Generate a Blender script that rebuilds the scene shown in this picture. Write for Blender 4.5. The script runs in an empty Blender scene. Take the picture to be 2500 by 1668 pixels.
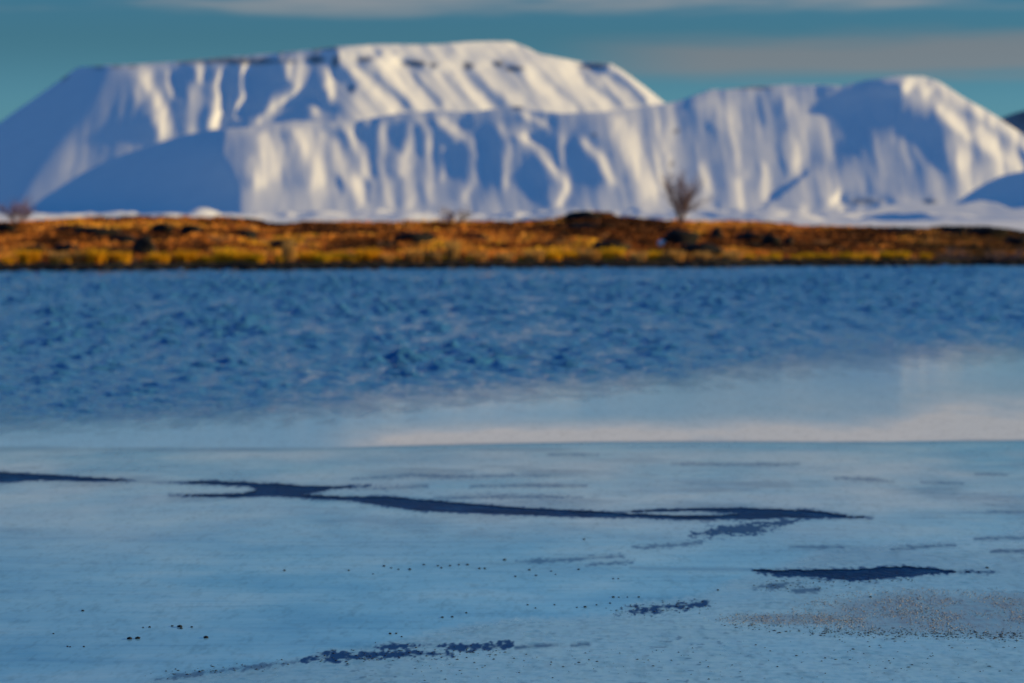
import bpy, math, random
import numpy as np

# ------------------------------------------------------------------ camera, sky, sun, exposure
scene = bpy.context.scene
col = scene.collection
F = 2500.0 * 100.0 / 36.0          # focal length in pixels of the 2500 px wide photograph
HORIZON = 535.0
CAM_H = 3.0
PITCH = math.atan((834.0 - HORIZON) / F)

cam_data = bpy.data.cameras.new('camera')
cam_data.lens = 100.0
cam_data.sensor_width = 36.0
cam_data.clip_start = 0.5
cam_data.clip_end = 90000.0
cam_data.dof.use_dof = True
cam_data.dof.focus_distance = 18.6
cam_data.dof.aperture_fstop = 2.0
cam = bpy.data.objects.new('camera', cam_data)
cam.location = (0, 0, CAM_H)
cam.rotation_euler = (math.radians(90) - PITCH, 0, 0)
col.objects.link(cam)
scene.camera = cam

SUN_AZ = math.radians(85)          # clockwise from the view direction (+Y): from the right
SUN_EL = math.radians(15)

world = bpy.data.worlds.new('World')
scene.world = world
world.use_nodes = True
wn, wl = world.node_tree.nodes, world.node_tree.links
wn.clear()


def wnode(kind, **kw):
    n = wn.new(kind)
    for k, v in kw.items():
        setattr(n, k, v)
    return n


def wmath(op, a, b=None, c=None, clamp=False):
    n = wnode('ShaderNodeMath', operation=op, use_clamp=clamp)
    for i, v in enumerate((a, b, c)):
        if v is None:
            continue
        if isinstance(v, (int, float)):
            n.inputs[i].default_value = v
        else:
            wl.new(v, n.inputs[i])
    return n.outputs[0]


def wramp(v, lo, hi, to_lo=0.0, to_hi=1.0):
    n = wnode('ShaderNodeMapRange', interpolation_type='SMOOTHSTEP')
    wl.new(v, n.inputs['Value'])
    n.inputs['From Min'].default_value = lo
    n.inputs['From Max'].default_value = hi
    n.inputs['To Min'].default_value = to_lo
    n.inputs['To Max'].default_value = to_hi
    return n.outputs['Result']


def wmix(fac, a, b, blend='MIX'):
    n = wnode('ShaderNodeMix', data_type='RGBA', blend_type=blend)
    for sock, v in ((n.inputs['Factor'], fac), (n.inputs['A'], a), (n.inputs['B'], b)):
        if isinstance(v, (int, float)):
            sock.default_value = v
        elif isinstance(v, tuple):
            sock.default_value = (*v, 1.0)
        else:
            wl.new(v, sock)
    return n.outputs['Result']


sky = wnode('ShaderNodeTexSky', sky_type='NISHITA')
sky.sun_disc = False
sky.sun_elevation = SUN_EL
sky.sun_rotation = SUN_AZ
sky.altitude = 300
sky.air_density = 1.0
sky.dust_density = 0.2
sky.ozone_density = 3.0
tc = wnode('ShaderNodeTexCoord')
sep = wnode('ShaderNodeSeparateXYZ')
wl.new(tc.outputs['Generated'], sep.inputs[0])
EL = wmath('ARCSINE', sep.outputs['Z'])
AZ = wmath('ARCTAN2', sep.outputs['X'], sep.outputs['Y'])
comb = wnode('ShaderNodeCombineXYZ')
wl.new(wmath('MULTIPLY', AZ, 9.0), comb.inputs[0])
wl.new(wmath('MULTIPLY', EL, 95.0), comb.inputs[1])
noi = wnode('ShaderNodeTexNoise')
noi.inputs['Scale'].default_value = 1.0
noi.inputs['Detail'].default_value = 4.0
noi.inputs['Roughness'].default_value = 0.55
wl.new(comb.outputs[0], noi.inputs['Vector'])
N = noi.outputs['Fac']
# sky tint: deep blue overhead, dim teal towards the horizon
low = wmix(wramp(EL, 0.035, 0.066), (0.22, 0.51, 0.80), (0.165, 0.375, 0.535))
tint = wmix(wramp(EL, 0.05, 0.24), low, (0.175, 0.74, 1.20))
skyc = wmix(1.0, sky.outputs['Color'], tint, 'MULTIPLY')
# grey stratus streak low in the sky, right of the table mountain
el_w = wmath('ADD', EL, wmath('MULTIPLY', wmath('SUBTRACT', N, 0.5), 0.012))
band1 = wmath('MULTIPLY', wramp(el_w, 0.046, 0.0535), wramp(el_w, 0.0665, 0.059))
band1 = wmath('MULTIPLY', band1, wramp(AZ, 0.005, 0.075))
# pale cloud deck just above, streaky further up
band2 = wmath('MULTIPLY', wramp(el_w, 0.074, 0.090), wramp(N, 0.38, 0.60))
band2 = wmath('MULTIPLY', band2, wramp(EL, 0.42, 0.20))
# long bright bank of cloud whose lower edge shows at the top of the view
band3 = wmath('MULTIPLY', wramp(el_w, 0.070, 0.0765), wramp(el_w, 0.12, 0.085))
band3 = wmath('MULTIPLY', band3, wramp(N, 0.33, 0.60))
skyc = wmix(wmath('MULTIPLY', band1, 0.65), skyc, (2.15, 2.05, 2.1))
skyc = wmix(wmath('MULTIPLY', band2, 0.28), skyc, (3.4, 3.7, 3.9))
skyc = wmix(wmath('MULTIPLY', band3, 0.55), skyc, (3.3, 3.1, 3.05))
bg = wnode('ShaderNodeBackground')
bg.inputs['Strength'].default_value = 0.1
wl.new(skyc, bg.inputs['Color'])
wout = wnode('ShaderNodeOutputWorld')
wl.new(bg.outputs[0], wout.inputs['Surface'])

sun_data = bpy.data.lights.new('sun', 'SUN')
sun_data.energy = 5.0
sun_data.angle = math.radians(1.2)
sun_data.color = (1.0, 0.72, 0.29)
sun = bpy.data.objects.new('sun', sun_data)
sun.rotation_euler = (math.pi / 2 - SUN_EL, 0, math.pi - SUN_AZ)
sun.location = (60, -20, 40)
col.objects.link(sun)

scene.view_settings.view_transform = 'Standard'
scene.view_settings.look = 'None'
scene.view_settings.exposure = 0.15
scene.view_settings.gamma = 1.0
scene.view_settings.use_curve_mapping = False
scene.cycles.use_denoising = True
scene.cycles.max_bounces = 6

# ------------------------------------------------------------------ helpers
RS = np.random.RandomState(7)
rnd = random.Random(11)
CP, SP = math.cos(PITCH), math.sin(PITCH)


def ray(px, py):
    """direction of a photograph pixel with unit step along +Y (horizontal distance)"""
    px, py = np.asarray(px, float), np.asarray(py, float)
    cx, cy = (px - 1250.0) / F, (834.0 - py) / F
    y = CP + cy * SP
    z = -SP + cy * CP
    return cx / y, z / y            # X per metre of Y, Z (relative to the eye) per metre of Y


def to_px(X, Y, Z):
    dx, dy, dz = X, Y, Z - CAM_H
    fw = dy * CP - dz * SP
    up = dy * SP + dz * CP
    return 1250.0 + F * dx / fw, 834.0 - F * up / fw


def lake_point(px, py):
    u, w = ray(px, py)
    d = CAM_H / -w
    return u * d, d


def _hash(ix, iy, seed):
    h = (ix.astype(np.int64) * 374761393 + iy.astype(np.int64) * 668265263 + seed * 974711) & 0xFFFFFFFF
    h = ((h ^ (h >> 13)) * 1274126177) & 0xFFFFFFFF
    h = (h ^ (h >> 16)) & 0xFFFFFFFF
    return h.astype(np.float64) / 4294967295.0


def vnoise(x, y, seed=0):
    x, y = np.broadcast_arrays(np.asarray(x, float), np.asarray(y, float))
    ix, iy = np.floor(x), np.floor(y)
    fx, fy = x - ix, y - iy
    fx = fx * fx * (3 - 2 * fx)
    fy = fy * fy * (3 - 2 * fy)
    a, b = _hash(ix, iy, seed), _hash(ix + 1, iy, seed)
    c, d = _hash(ix, iy + 1, seed), _hash(ix + 1, iy + 1, seed)
    return (a + (b - a) * fx) * (1 - fy) + (c + (d - c) * fx) * fy


def fbm(x, y, seed=0, oct=4, gain=0.5):
    t, a, n = 0.0, 1.0, 0.0
    for o in range(oct):
        t = t + a * vnoise(x * 2 ** o + 17.3 * o, y * 2 ** o - 9.1 * o, seed + o)
        n += a
        a *= gain
    return t / n * 2 - 1            # -1..1


def sstep(a, b, x):
    t = np.clip((x - a) / (b - a), 0, 1)
    return t * t * (3 - 2 * t)


def seg_dist(x, y, pts):
    """distance to a polyline and the third value interpolated along it"""
    best = np.full(np.shape(x), 1e9)
    val = np.zeros(np.shape(x))
    for (x0, y0, r0), (x1, y1, r1) in zip(pts[:-1], pts[1:]):
        dx, dy = x1 - x0, y1 - y0
        t = np.clip(((x - x0) * dx + (y - y0) * dy) / (dx * dx + dy * dy + 1e-9), 0, 1)
        d = np.hypot(x - x0 - t * dx, y - y0 - t * dy)
        m = d - (r0 + t * (r1 - r0))
        sel = m < best
        best = np.where(sel, m, best)
        val = np.where(sel, d, val)
    return best, val                # signed distance to the tapered capsule chain


def mesh_obj(name, verts, faces, mat=None, parent=None, smooth=True, attrs=None):
    """verts (n,3) array; faces: (m,k) int array (k = 3 or 4) or list of tuples"""
    me = bpy.data.meshes.new(name)
    verts = np.asarray(verts, np.float32)
    if isinstance(faces, np.ndarray):
        k = faces.shape[1]
        me.vertices.add(len(verts))
        me.vertices.foreach_set('co', verts.ravel())
        me.loops.add(faces.size)
        me.loops.foreach_set('vertex_index', faces.astype(np.int32).ravel())
        me.polygons.add(len(faces))
        me.polygons.foreach_set('loop_start', np.arange(0, faces.size, k, dtype=np.int32))
        me.update(calc_edges=True)
    else:
        me.from_pydata([tuple(v) for v in verts.tolist()], [], faces)
        me.update()
    if smooth:
        me.polygons.foreach_set('use_smooth', np.ones(len(me.polygons), bool))
    for an, av in (attrs or {}).items():
        av = np.asarray(av, np.float32)
        if av.ndim == 1:
            a = me.attributes.new(an, 'FLOAT', 'POINT')
            a.data.foreach_set('value', av)
        else:
            a = me.attributes.new(an, 'FLOAT_COLOR', 'POINT')
            a.data.foreach_set('color', np.c_[av, np.ones(len(av), np.float32)].ravel())
    if mat:
        me.materials.append(mat)
    o = bpy.data.objects.new(name, me)
    col.objects.link(o)
    o.parent = parent
    return o


def grid_faces(nr, nc):
    i = np.arange((nr - 1) * nc).reshape(nr - 1, nc)[:, :-1].ravel()
    return np.stack([i, i + 1, i + 1 + nc, i + nc], 1)


def tag(o, label, cat=None, group=None, kind=None):
    o['label'] = label
    if cat:
        o['category'] = cat
    if group:
        o['group'] = group
    if kind:
        o['kind'] = kind
    return o


# ------------------------------------------------------------------ materials
def material(name):
    m = bpy.data.materials.new(name)
    m.use_nodes = True
    nt = m.node_tree
    return m, nt, nt.nodes, nt.links, nt.nodes['Principled BSDF']


def add_noise(nt, scale, detail=4, rough=0.55, coord='Object', stretch=None, dims='3D'):
    t = nt.nodes.new('ShaderNodeTexCoord')
    n = nt.nodes.new('ShaderNodeTexNoise')
    n.inputs['Scale'].default_value = scale
    n.inputs['Detail'].default_value = detail
    n.inputs['Roughness'].default_value = rough
    if stretch:
        mp = nt.nodes.new('ShaderNodeMapping')
        mp.inputs['Scale'].default_value = stretch
        nt.links.new(t.outputs[coord], mp.inputs['Vector'])
        nt.links.new(mp.outputs[0], n.inputs['Vector'])
    else:
        nt.links.new(t.outputs[coord], n.inputs['Vector'])
    return n.outputs['Fac']


def ramp(nt, fac, stops):
    r = nt.nodes.new('ShaderNodeValToRGB')
    e = r.color_ramp.elements
    while len(e) < len(stops):
        e.new(0.5)
    for el, (p, c) in zip(e, stops):
        el.position = p
        el.color = (*c, 1.0) if len(c) == 3 else c
    nt.links.new(fac, r.inputs['Fac'])
    return r.outputs['Color']


def mixc(nt, fac, a, b, blend='MIX'):
    n = nt.nodes.new('ShaderNodeMix')
    n.data_type = 'RGBA'
    n.blend_type = blend
    for sock, v in ((n.inputs['Factor'], fac), (n.inputs['A'], a), (n.inputs['B'], b)):
        if isinstance(v, (int, float)):
            sock.default_value = v
        elif isinstance(v, tuple):
            sock.default_value = (*v, 1.0)
        else:
            nt.links.new(v, sock)
    return n.outputs['Result']


def attr(nt, name, out='Fac'):
    a = nt.nodes.new('ShaderNodeAttribute')
    a.attribute_name = name
    return a.outputs[out]


def bump(nt, height, strength, dist, bsdf):
    b = nt.nodes.new('ShaderNodeBump')
    b.inputs['Strength'].default_value = strength
    b.inputs['Distance'].default_value = dist
    nt.links.new(height, b.inputs['Height'])
    nt.links.new(b.outputs[0], bsdf.inputs['Normal'])


M = {}
m, nt, nd, lk, bs = material('snow')
c = ramp(nt, add_noise(nt, 0.012, 5), [(0.3, (0.77, 0.80, 0.83)), (0.7, (0.82, 0.84, 0.86))])
c = mixc(nt, attr(nt, 'rock'), c, (0.10, 0.105, 0.115))
lk.new(c, bs.inputs['Base Color'])
bs.inputs['Roughness'].default_value = 0.85
bs.inputs['Specular IOR Level'].default_value = 0.1
M['snow'] = m

m, nt, nd, lk, bs = material('distant_rock')
lk.new(ramp(nt, add_noise(nt, 0.002, 5), [(0.35, (0.10, 0.11, 0.13)), (0.65, (0.30, 0.31, 0.33))]), bs.inputs['Base Color'])
bs.inputs['Roughness'].default_value = 0.9
M['far_rock'] = m

m, nt, nd, lk, bs = material('lake_water')
bs.inputs['Base Color'].default_value = (0.046, 0.19, 0.38, 1)
bs.inputs['Roughness'].default_value = 0.06
bs.inputs['IOR'].default_value = 1.333
bump(nt, add_noise(nt, 7.0, 3, 0.5), 1.0, 0.06, bs)
M['water'] = m

m, nt, nd, lk, bs = material('lead_water')
lk.new(ramp(nt, add_noise(nt, 2.5, 4, 0.6), [(0.32, (0.001, 0.016, 0.075)), (0.55, (0.002, 0.034, 0.14)), (0.72, (0.008, 0.07, 0.21))]), bs.inputs['Base Color'])
bs.inputs['Roughness'].default_value = 0.3
bs.inputs['Specular IOR Level'].default_value = 0.004
bump(nt, add_noise(nt, 14.0, 3, 0.5), 0.8, 0.03, bs)
M['lead'] = m

m, nt, nd, lk, bs = material('lake_ice')
n1 = add_noise(nt, 0.55, 5, 0.6)
n2 = add_noise(nt, 9.0, 4, 0.65)
c = ramp(nt, n1, [(0.32, (0.13, 0.45, 0.74)), (0.52, (0.24, 0.60, 0.87)), (0.72, (0.42, 0.75, 0.94))])
n3 = add_noise(nt, 2.6, 5, 0.65, stretch=(0.16, 1.5, 1.0))
c = mixc(nt, 1.0, c, ramp(nt, n3, [(0.30, (0.72, 0.80, 0.86)), (0.5, (0.95, 0.97, 0.98)), (0.7, (1.0, 1.0, 1.0))]), 'MULTIPLY')
rough_c = ramp(nt, n2, [(0.30, (0.15, 0.37, 0.53)), (0.46, (0.26, 0.53, 0.70)), (0.65, (0.33, 0.60, 0.76))])
c = mixc(nt, attr(nt, 'frost'), c, rough_c)
c = mixc(nt, attr(nt, 'mud'), c, (0.16, 0.215, 0.27))
c = mixc(nt, attr(nt, 'young'), c, (0.34, 0.68, 1.0))
c = mixc(nt, attr(nt, 'painted_sheen'), c, (0.93, 0.92, 0.88))  # cream cloud reflection painted into the base colour
c = mixc(nt, attr(nt, 'clear'), c, (0.003, 0.05, 0.20))
lk.new(c, bs.inputs['Base Color'])
rr = nd.new('ShaderNodeMapRange')
rr.inputs['To Min'].default_value = 0.06
rr.inputs['To Max'].default_value = 0.35
lk.new(attr(nt, 'frost'), rr.inputs['Value'])
lk.new(rr.outputs[0], bs.inputs['Roughness'])
bs.inputs['IOR'].default_value = 1.31
lk.new(attr(nt, 'film'), bs.inputs['Alpha'])
sp = nd.new('ShaderNodeMapRange')
sp.inputs['To Min'].default_value = 0.30
sp.inputs['To Max'].default_value = 0.004
mx = nd.new('ShaderNodeMath')
mx.operation = 'MAXIMUM'
lk.new(attr(nt, 'clear'), mx.inputs[0])
lk.new(attr(nt, 'painted_sheen'), mx.inputs[1])
yo = nd.new('ShaderNodeMath')
yo.operation = 'MULTIPLY_ADD'
lk.new(attr(nt, 'young'), yo.inputs[0])
yo.inputs[1].default_value = 0.30
yo.inputs[2].default_value = 0.0
mx2 = nd.new('ShaderNodeMath')
mx2.operation = 'MAXIMUM'
lk.new(mx.outputs[0], mx2.inputs[0])
lk.new(yo.outputs[0], mx2.inputs[1])
inv = nd.new('ShaderNodeMath')          # gloss falls off quickly where the painted reflection or open water takes over
inv.operation = 'SUBTRACT'
inv.inputs[0].default_value = 1.0
inv.use_clamp = True
lk.new(mx2.outputs[0], inv.inputs[1])
pw = nd.new('ShaderNodeMath')
pw.operation = 'POWER'
lk.new(inv.outputs[0], pw.inputs[0])
pw.inputs[1].default_value = 3.0
sp.inputs['From Min'].default_value = 1.0
sp.inputs['From Max'].default_value = 0.0
lk.new(pw.outputs[0], sp.inputs['Value'])
lk.new(sp.outputs[0], bs.inputs['Specular IOR Level'])
bump(nt, n2, 0.04, 0.02, bs)
M['ice'] = m

m, nt, nd, lk, bs = material('heath_ground')
n1 = add_noise(nt, 0.22, 5, 0.6)
c = ramp(nt, n1, [(0.34, (0.085, 0.038, 0.014)), (0.5, (0.32, 0.125, 0.028)), (0.68, (0.48, 0.21, 0.055))])
lk.new(c, bs.inputs['Base Color'])
bs.inputs['Roughness'].default_value = 0.95
bs.inputs['Specular IOR Level'].default_value = 0.05
bump(nt, add_noise(nt, 3.0, 4), 0.6, 0.2, bs)
M['heath_ground'] = m

m, nt, nd, lk, bs = material('heath_leaves')
lk.new(attr(nt, 'tone', 'Color'), bs.inputs['Base Color'])
bs.inputs['Roughness'].default_value = 0.9
bs.inputs['Specular IOR Level'].default_value = 0.05
M['heath'] = m


def blade_mat(name, a, b):
    m, nt, nd, lk, bs = material(name)
    oi = nd.new('ShaderNodeObjectInfo')
    c = mixc(nt, oi.outputs['Random'], a, b)
    c = mixc(nt, 1.0, c, ramp(nt, add_noise(nt, 6.0, 2), [(0.3, (0.7, 0.7, 0.7)), (0.7, (1, 1, 1))]), 'MULTIPLY')
    lk.new(c, bs.inputs['Base Color'])
    bs.inputs['Roughness'].default_value = 0.8
    bs.inputs['Specular IOR Level'].default_value = 0.1
    tr = nd.new('ShaderNodeBsdfTranslucent')
    lk.new(c, tr.inputs['Color'])
    ms = nd.new('ShaderNodeMixShader')
    ms.inputs['Fac'].default_value = 0.4
    lk.new(bs.outputs[0], ms.inputs[1])
    lk.new(tr.outputs[0], ms.inputs[2])
    lk.new(ms.outputs[0], nd['Material Output'].inputs['Surface'])
    return m


M['grass_gold'] = blade_mat('golden_grass', (0.88, 0.46, 0.015), (0.92, 0.58, 0.03))
M['grass_green'] = blade_mat('yellow_green_grass', (0.66, 0.40, 0.015), (0.76, 0.50, 0.02))
M['grass_tan'] = blade_mat('tan_grass', (0.60, 0.32, 0.08), (0.66, 0.42, 0.14))

m, nt, nd, lk, bs = material('lava_rock')
lk.new(ramp(nt, add_noise(nt, 2.2, 5), [(0.35, (0.007, 0.008, 0.010)), (0.7, (0.030, 0.028, 0.027))]), bs.inputs['Base Color'])
bs.inputs['Roughness'].default_value = 0.85
bs.inputs['Specular IOR Level'].default_value = 0.08
bump(nt, add_noise(nt, 7.0, 4), 0.5, 0.05, bs)
M['rock'] = m

m, nt, nd, lk, bs = material('wet_stone')
lk.new(ramp(nt, add_noise(nt, 30.0, 3), [(0.35, (0.006, 0.010, 0.016)), (0.7, (0.015, 0.020, 0.028))]), bs.inputs['Base Color'])
bs.inputs['Roughness'].default_value = 0.7
bs.inputs['Specular IOR Level'].default_value = 0.1
M['pebble'] = m

m, nt, nd, lk, bs = material('bark')
lk.new(ramp(nt, add_noise(nt, 9.0, 3), [(0.3, (0.13, 0.085, 0.085)), (0.7, (0.26, 0.17, 0.15))]), bs.inputs['Base Color'])
bs.inputs['Roughness'].default_value = 0.9
M['bark'] = m
m, nt, nd, lk, bs = material('rusty_twig')
lk.new(ramp(nt, add_noise(nt, 9.0, 3), [(0.3, (0.13, 0.05, 0.04)), (0.7, (0.26, 0.12, 0.07))]), bs.inputs['Base Color'])
bs.inputs['Roughness'].default_value = 0.9
M['twig_rust'] = m

m, nt, nd, lk, bs = material('grit')
lk.new(attr(nt, 'tone', 'Color'), bs.inputs['Base Color'])
bs.inputs['Roughness'].default_value = 0.75
bs.inputs['Specular IOR Level'].default_value = 0.1
M['grit'] = m

# ------------------------------------------------------------------ mountains
GX = np.arange(-420.0, 2960.0, 4.0)


def solve_depth(xs, ys, p, q, wy):
    """least-squares surface depth from lateral slope p and upward slope q (ys run upward)"""
    ny, nx = p.shape
    P = np.block([[p, -p[:, ::-1]], [p[::-1], -p[::-1, ::-1]]])
    Q = np.block([[q, q[:, ::-1]], [-q[::-1], -q[::-1, ::-1]]])
    kx = np.fft.fftfreq(2 * nx, xs[1] - xs[0]) * 2 * np.pi
    ky = np.fft.fftfreq(2 * ny, abs(ys[1] - ys[0])) * 2 * np.pi
    KX, KY = np.meshgrid(kx, ky)
    den = KX ** 2 + wy * KY ** 2
    den[0, 0] = 1
    D = (-1j * KX * np.fft.fft2(P) - 1j * wy * KY * np.fft.fft2(Q)) / den
    D[0, 0] = 0
    return np.real(np.fft.ifft2(D))[:ny, :nx]


def mountain(name, skyline, base_y, dist, turn, steep, label, gain=1.0, rocks=None, mat='snow', wy=0.12, back=6, x0=-420, x1=2960, roll=0.0):
    """skyline in photograph pixels; turn(x, y) says how far the slope turns to the right (+) or left (-)"""
    xs = GX[(GX >= x0) & (GX <= x1)]
    sky_y = np.interp(xs, [a for a, b in skyline], [b for a, b in skyline])
    k = np.array([1, 2, 3, 2, 1]) / 9.0
    sky_y = np.convolve(np.pad(sky_y, 2, 'edge'), k, 'valid')
    sky_y = sky_y + 1.6 * fbm(xs / 37.0, xs * 0 + 3.3, 91, 3)
    sky_y = np.minimum(sky_y, base_y - 2)
    top = sky_y.min() - 12
    ys = np.arange(base_y + 6, top, -3.0)
    XX, YY = np.meshgrid(xs, ys)
    hfrac = np.clip((base_y - YY) / np.maximum(base_y - sky_y, 4)[None, :], 0, 1.15)
    p = np.interp(turn(XX, YY), [-2, -1.3, -1.0, -0.5, 0.0, 0.5, 1.0, 1.4], [-1.6, -1.15, -0.9, -0.42, -0.17, 0.16, 1.05, 1.8]) * gain
    p = np.where(YY < sky_y[None, :] - 6, 0.0, p)
    q = steep + roll * sstep(0.8, 1.0, hfrac) + 0.9 * (1 - hfrac) ** 3
    D = solve_depth(xs, ys, p, q, wy)
    D = D - np.median(D)
    unit = dist / F
    nt_ = max(24, int((base_y - sky_y.min()) / 3.2))
    t = np.linspace(-0.02, 1, nt_)
    PY = base_y + (sky_y[None, :] - base_y) * t[:, None]
    PX = np.broadcast_to(xs, PY.shape)
    fj = np.clip((ys[0] - PY) / 3.0, 0, len(ys) - 1.001)
    j0 = np.floor(fj).astype(int)
    ci = np.arange(len(xs))[None, :]
    Dv = D[j0, ci] * (1 - (fj - j0)) + D[j0 + 1, ci] * (fj - j0)
    dd = dist + Dv * unit
    u, w = ray(PX, PY)
    V = [np.stack([u * dd, dd, CAM_H + w * dd], -1)]
    top_v = V[0][-1]
    for k_ in range(1, back + 1):               # the far side falls away behind the crest
        g = top_v.copy()
        h = (top_v[:, 2] - 0.0)
        g[:, 1] += k_ * h * 0.38
        g[:, 0] += k_ * h * 0.38 * g[:, 0] / g[:, 1]
        g[:, 2] = top_v[:, 2] - h * 1.02 * (k_ / back) ** 1.4
        V.append(g[None])
    V = np.concatenate(V, 0)
    rk = np.zeros(V.shape[:2])
    if rocks is not None:
        rk[:nt_] = rocks(PX, PY)
        rk[nt_:] = rk[nt_ - 1] * 0.5
    o = mesh_obj(name, V.reshape(-1, 3), grid_faces(V.shape[0], V.shape[1]), M[mat], attrs={'rock': rk.ravel()})
    tag(o, label, 'mountain', kind='structure')
    return o


def paint(L, x, y, strokes):
    x, y = x + 9 * fbm(x / 30.0, y / 30.0, 201, 3), y + 11 * fbm(x / 26.0, y / 40.0, 207, 3)
    for pts, wdt, val in strokes:
        pts = [(a, b, 0.0) for a, b in pts]
        if len(pts) == 1:
            pts = pts * 2
        _, d = seg_dist(x, y, pts)
        g = np.exp(-(d / wdt) ** 2 * 0.9)
        L = L * (1 - g) + val * g
    return L


def gullies(x, y, seed, shear, fx):
    n = 0.8 * fbm((x - shear * y + 14 * fbm(x / 90.0, y / 60.0, seed + 70, 2)) / fx, y / 190.0, seed, 4, 0.6) + 0.55 * fbm((x - shear * y) / (fx * 0.45), y / 90.0, seed + 40, 3, 0.6)
    return n


def boundary(y, pts):
    pts = sorted(pts, key=lambda p: p[1])
    return np.interp(y, [b for a, b in pts], [a for a, b in pts])


# --- the table mountain
sky_back = [(-420, 560), (-300, 478), (-150, 388), (0, 299), (40, 270), (79, 244), (135, 205), (190, 164), (260, 160), (336, 157),
            (420, 151), (502, 145), (633, 133), (751, 123), (820, 114), (919, 109), (1077, 108), (1136, 102), (1247, 101), (1274, 111),
            (1314, 131), (1385, 145), (1417, 152), (1492, 155), (1524, 175), (1571, 210), (1614, 244), (1700, 312), (1800, 390),
            (1950, 480), (2100, 540), (2960, 545)]
back_strokes = [
    ([(330, 190), (250, 300), (120, 470)], 62, -0.12),
    ([(430, 205), (600, 185), (760, 175)], 40, -0.7),
    ([(470, 175), (620, 160), (760, 148)], 20, -0.8),
    ([(356, 190), (372, 220), (395, 270), (400, 325)], 22, 0.9), ([(411, 175), (419, 226)], 10, 0.8), ([(332, 214), (336, 250)], 9, 0.5),
    ([(490, 167), (492, 202)], 11, 0.9), ([(478, 234), (470, 313)], 26, 0.6), ([(538, 175), (534, 230), (524, 298)], 13, 0.85),
    ([(542, 266), (518, 313)], 12, 0.95), ([(601, 167), (597, 230), (577, 281)], 13, 1.05), ([(708, 163), (712, 190)], 11, 1.0),
    ([(735, 160), (731, 226), (672, 258), (640, 297)], 22, 0.8), ([(799, 175), (807, 234)], 15, 1.0), ([(775, 277)], 18, 0.8),
    ([(640, 225), (628, 275)], 12, -0.8), ([(560, 200), (555, 260)], 7, -0.9), ([(858, 218)], 10, -1.1), ([(787, 245)], 12, -1.0),
    ([(820, 135), (818, 175)], 9, -1.1), ([(838, 130), (900, 122), (1075, 122)], 11, 0.95), ([(1130, 118), (1250, 118), (1300, 140), (1380, 152)], 13, 0.95),
    ([(867, 167), (899, 202)], 14, 1.0), ([(919, 230), (958, 266)], 12, 1.05), ([(946, 171), (1033, 254)], 16, 0.95), ([(1037, 183), (1100, 250)], 10, 0.75),
    ([(1116, 187), (1195, 266)], 10, 1.05), ([(1191, 190), (1267, 250)], 16, 0.95), ([(1298, 194), (1401, 262)], 14, 1.0), ([(1385, 167), (1472, 258)], 12, 1.0),
    ([(1472, 190), (1535, 238)], 9, 0.85), ([(1512, 167), (1614, 250)], 10, 1.1),
    ([(923, 190), (990, 258)], 9, 0.1), ([(1013, 179), (1070, 254)], 9, 0.1), ([(1148, 175), (1235, 266)], 12, 0.0), ([(1417, 179), (1512, 258)], 9, 0.15),
    ([(1504, 183), (1571, 238)], 8, 0.1),
    ([(880, 145), (905, 146)], 10, -0.9), ([(990, 152), (1035, 157)], 11, -1.0), ([(1057, 159)], 10, -0.8), ([(1144, 161)], 13, -1.0),
    ([(1212, 153), (1225, 160), (1265, 168)], 10, -1.0), ([(1430, 160), (1475, 165)], 10, -1.0), ([(927, 131)], 8, -0.5)]
rock_spots = [((891, 145), 22, 8), ((1010, 155), 32, 9), ((1057, 159), 13, 7), ((1144, 161), 16, 9), ((1219, 156), 16, 9), ((1251, 168), 26, 8),
              ((1448, 162), 36, 9), ((818, 150), 9, 18), ((858, 218), 8, 9), ((600, 150), 150, 8), ((770, 145), 26, 12)]


def turn_back(x, y):
    bx = boundary(y, [(345, 150), (300, 180), (210, 300), (110, 440), (40, 540)])
    L = np.where(x < bx, -1.1, -0.3) * sstep(0, 60, np.abs(x - bx)) + -0.5 * (1 - sstep(0, 60, np.abs(x - bx)))
    L = L + (0.62 + 0.3) * sstep(800, 880, x)
    L = paint(L, x, y, back_strokes)
    return L + 0.6 * gullies(x, y, 31, np.where(x > 820, 0.9, -0.1), 18.0) * sstep(-40, 60, x - bx)


def rocks_back(x, y):
    r = np.zeros(np.shape(x))
    for (a, b), rx, ry in rock_spots:
        d = np.sqrt(((x - a) / rx) ** 2 + ((y - b) / ry) ** 2) + 0.5 * fbm(x / 9, y / 7, 5, 3)
        r = np.maximum(r, sstep(1.1, 0.5, d))
    sk = np.interp(x, [a for a, b in sky_back], [b for a, b in sky_back])
    rim = sstep(12, 3, y - sk) * (fbm(x / 22, y / 9, 12, 3) > 0.0) * (x < 830) * (x > 150)
    return np.maximum(r * 0.75, rim * 0.6)


mountain('table_mountain', sky_back, 560, 15000, turn_back, 1.55, 'broad flat-topped snowy table mountain with a band of dark crags under its rim',
         gain=1.05, rocks=rocks_back)

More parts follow.
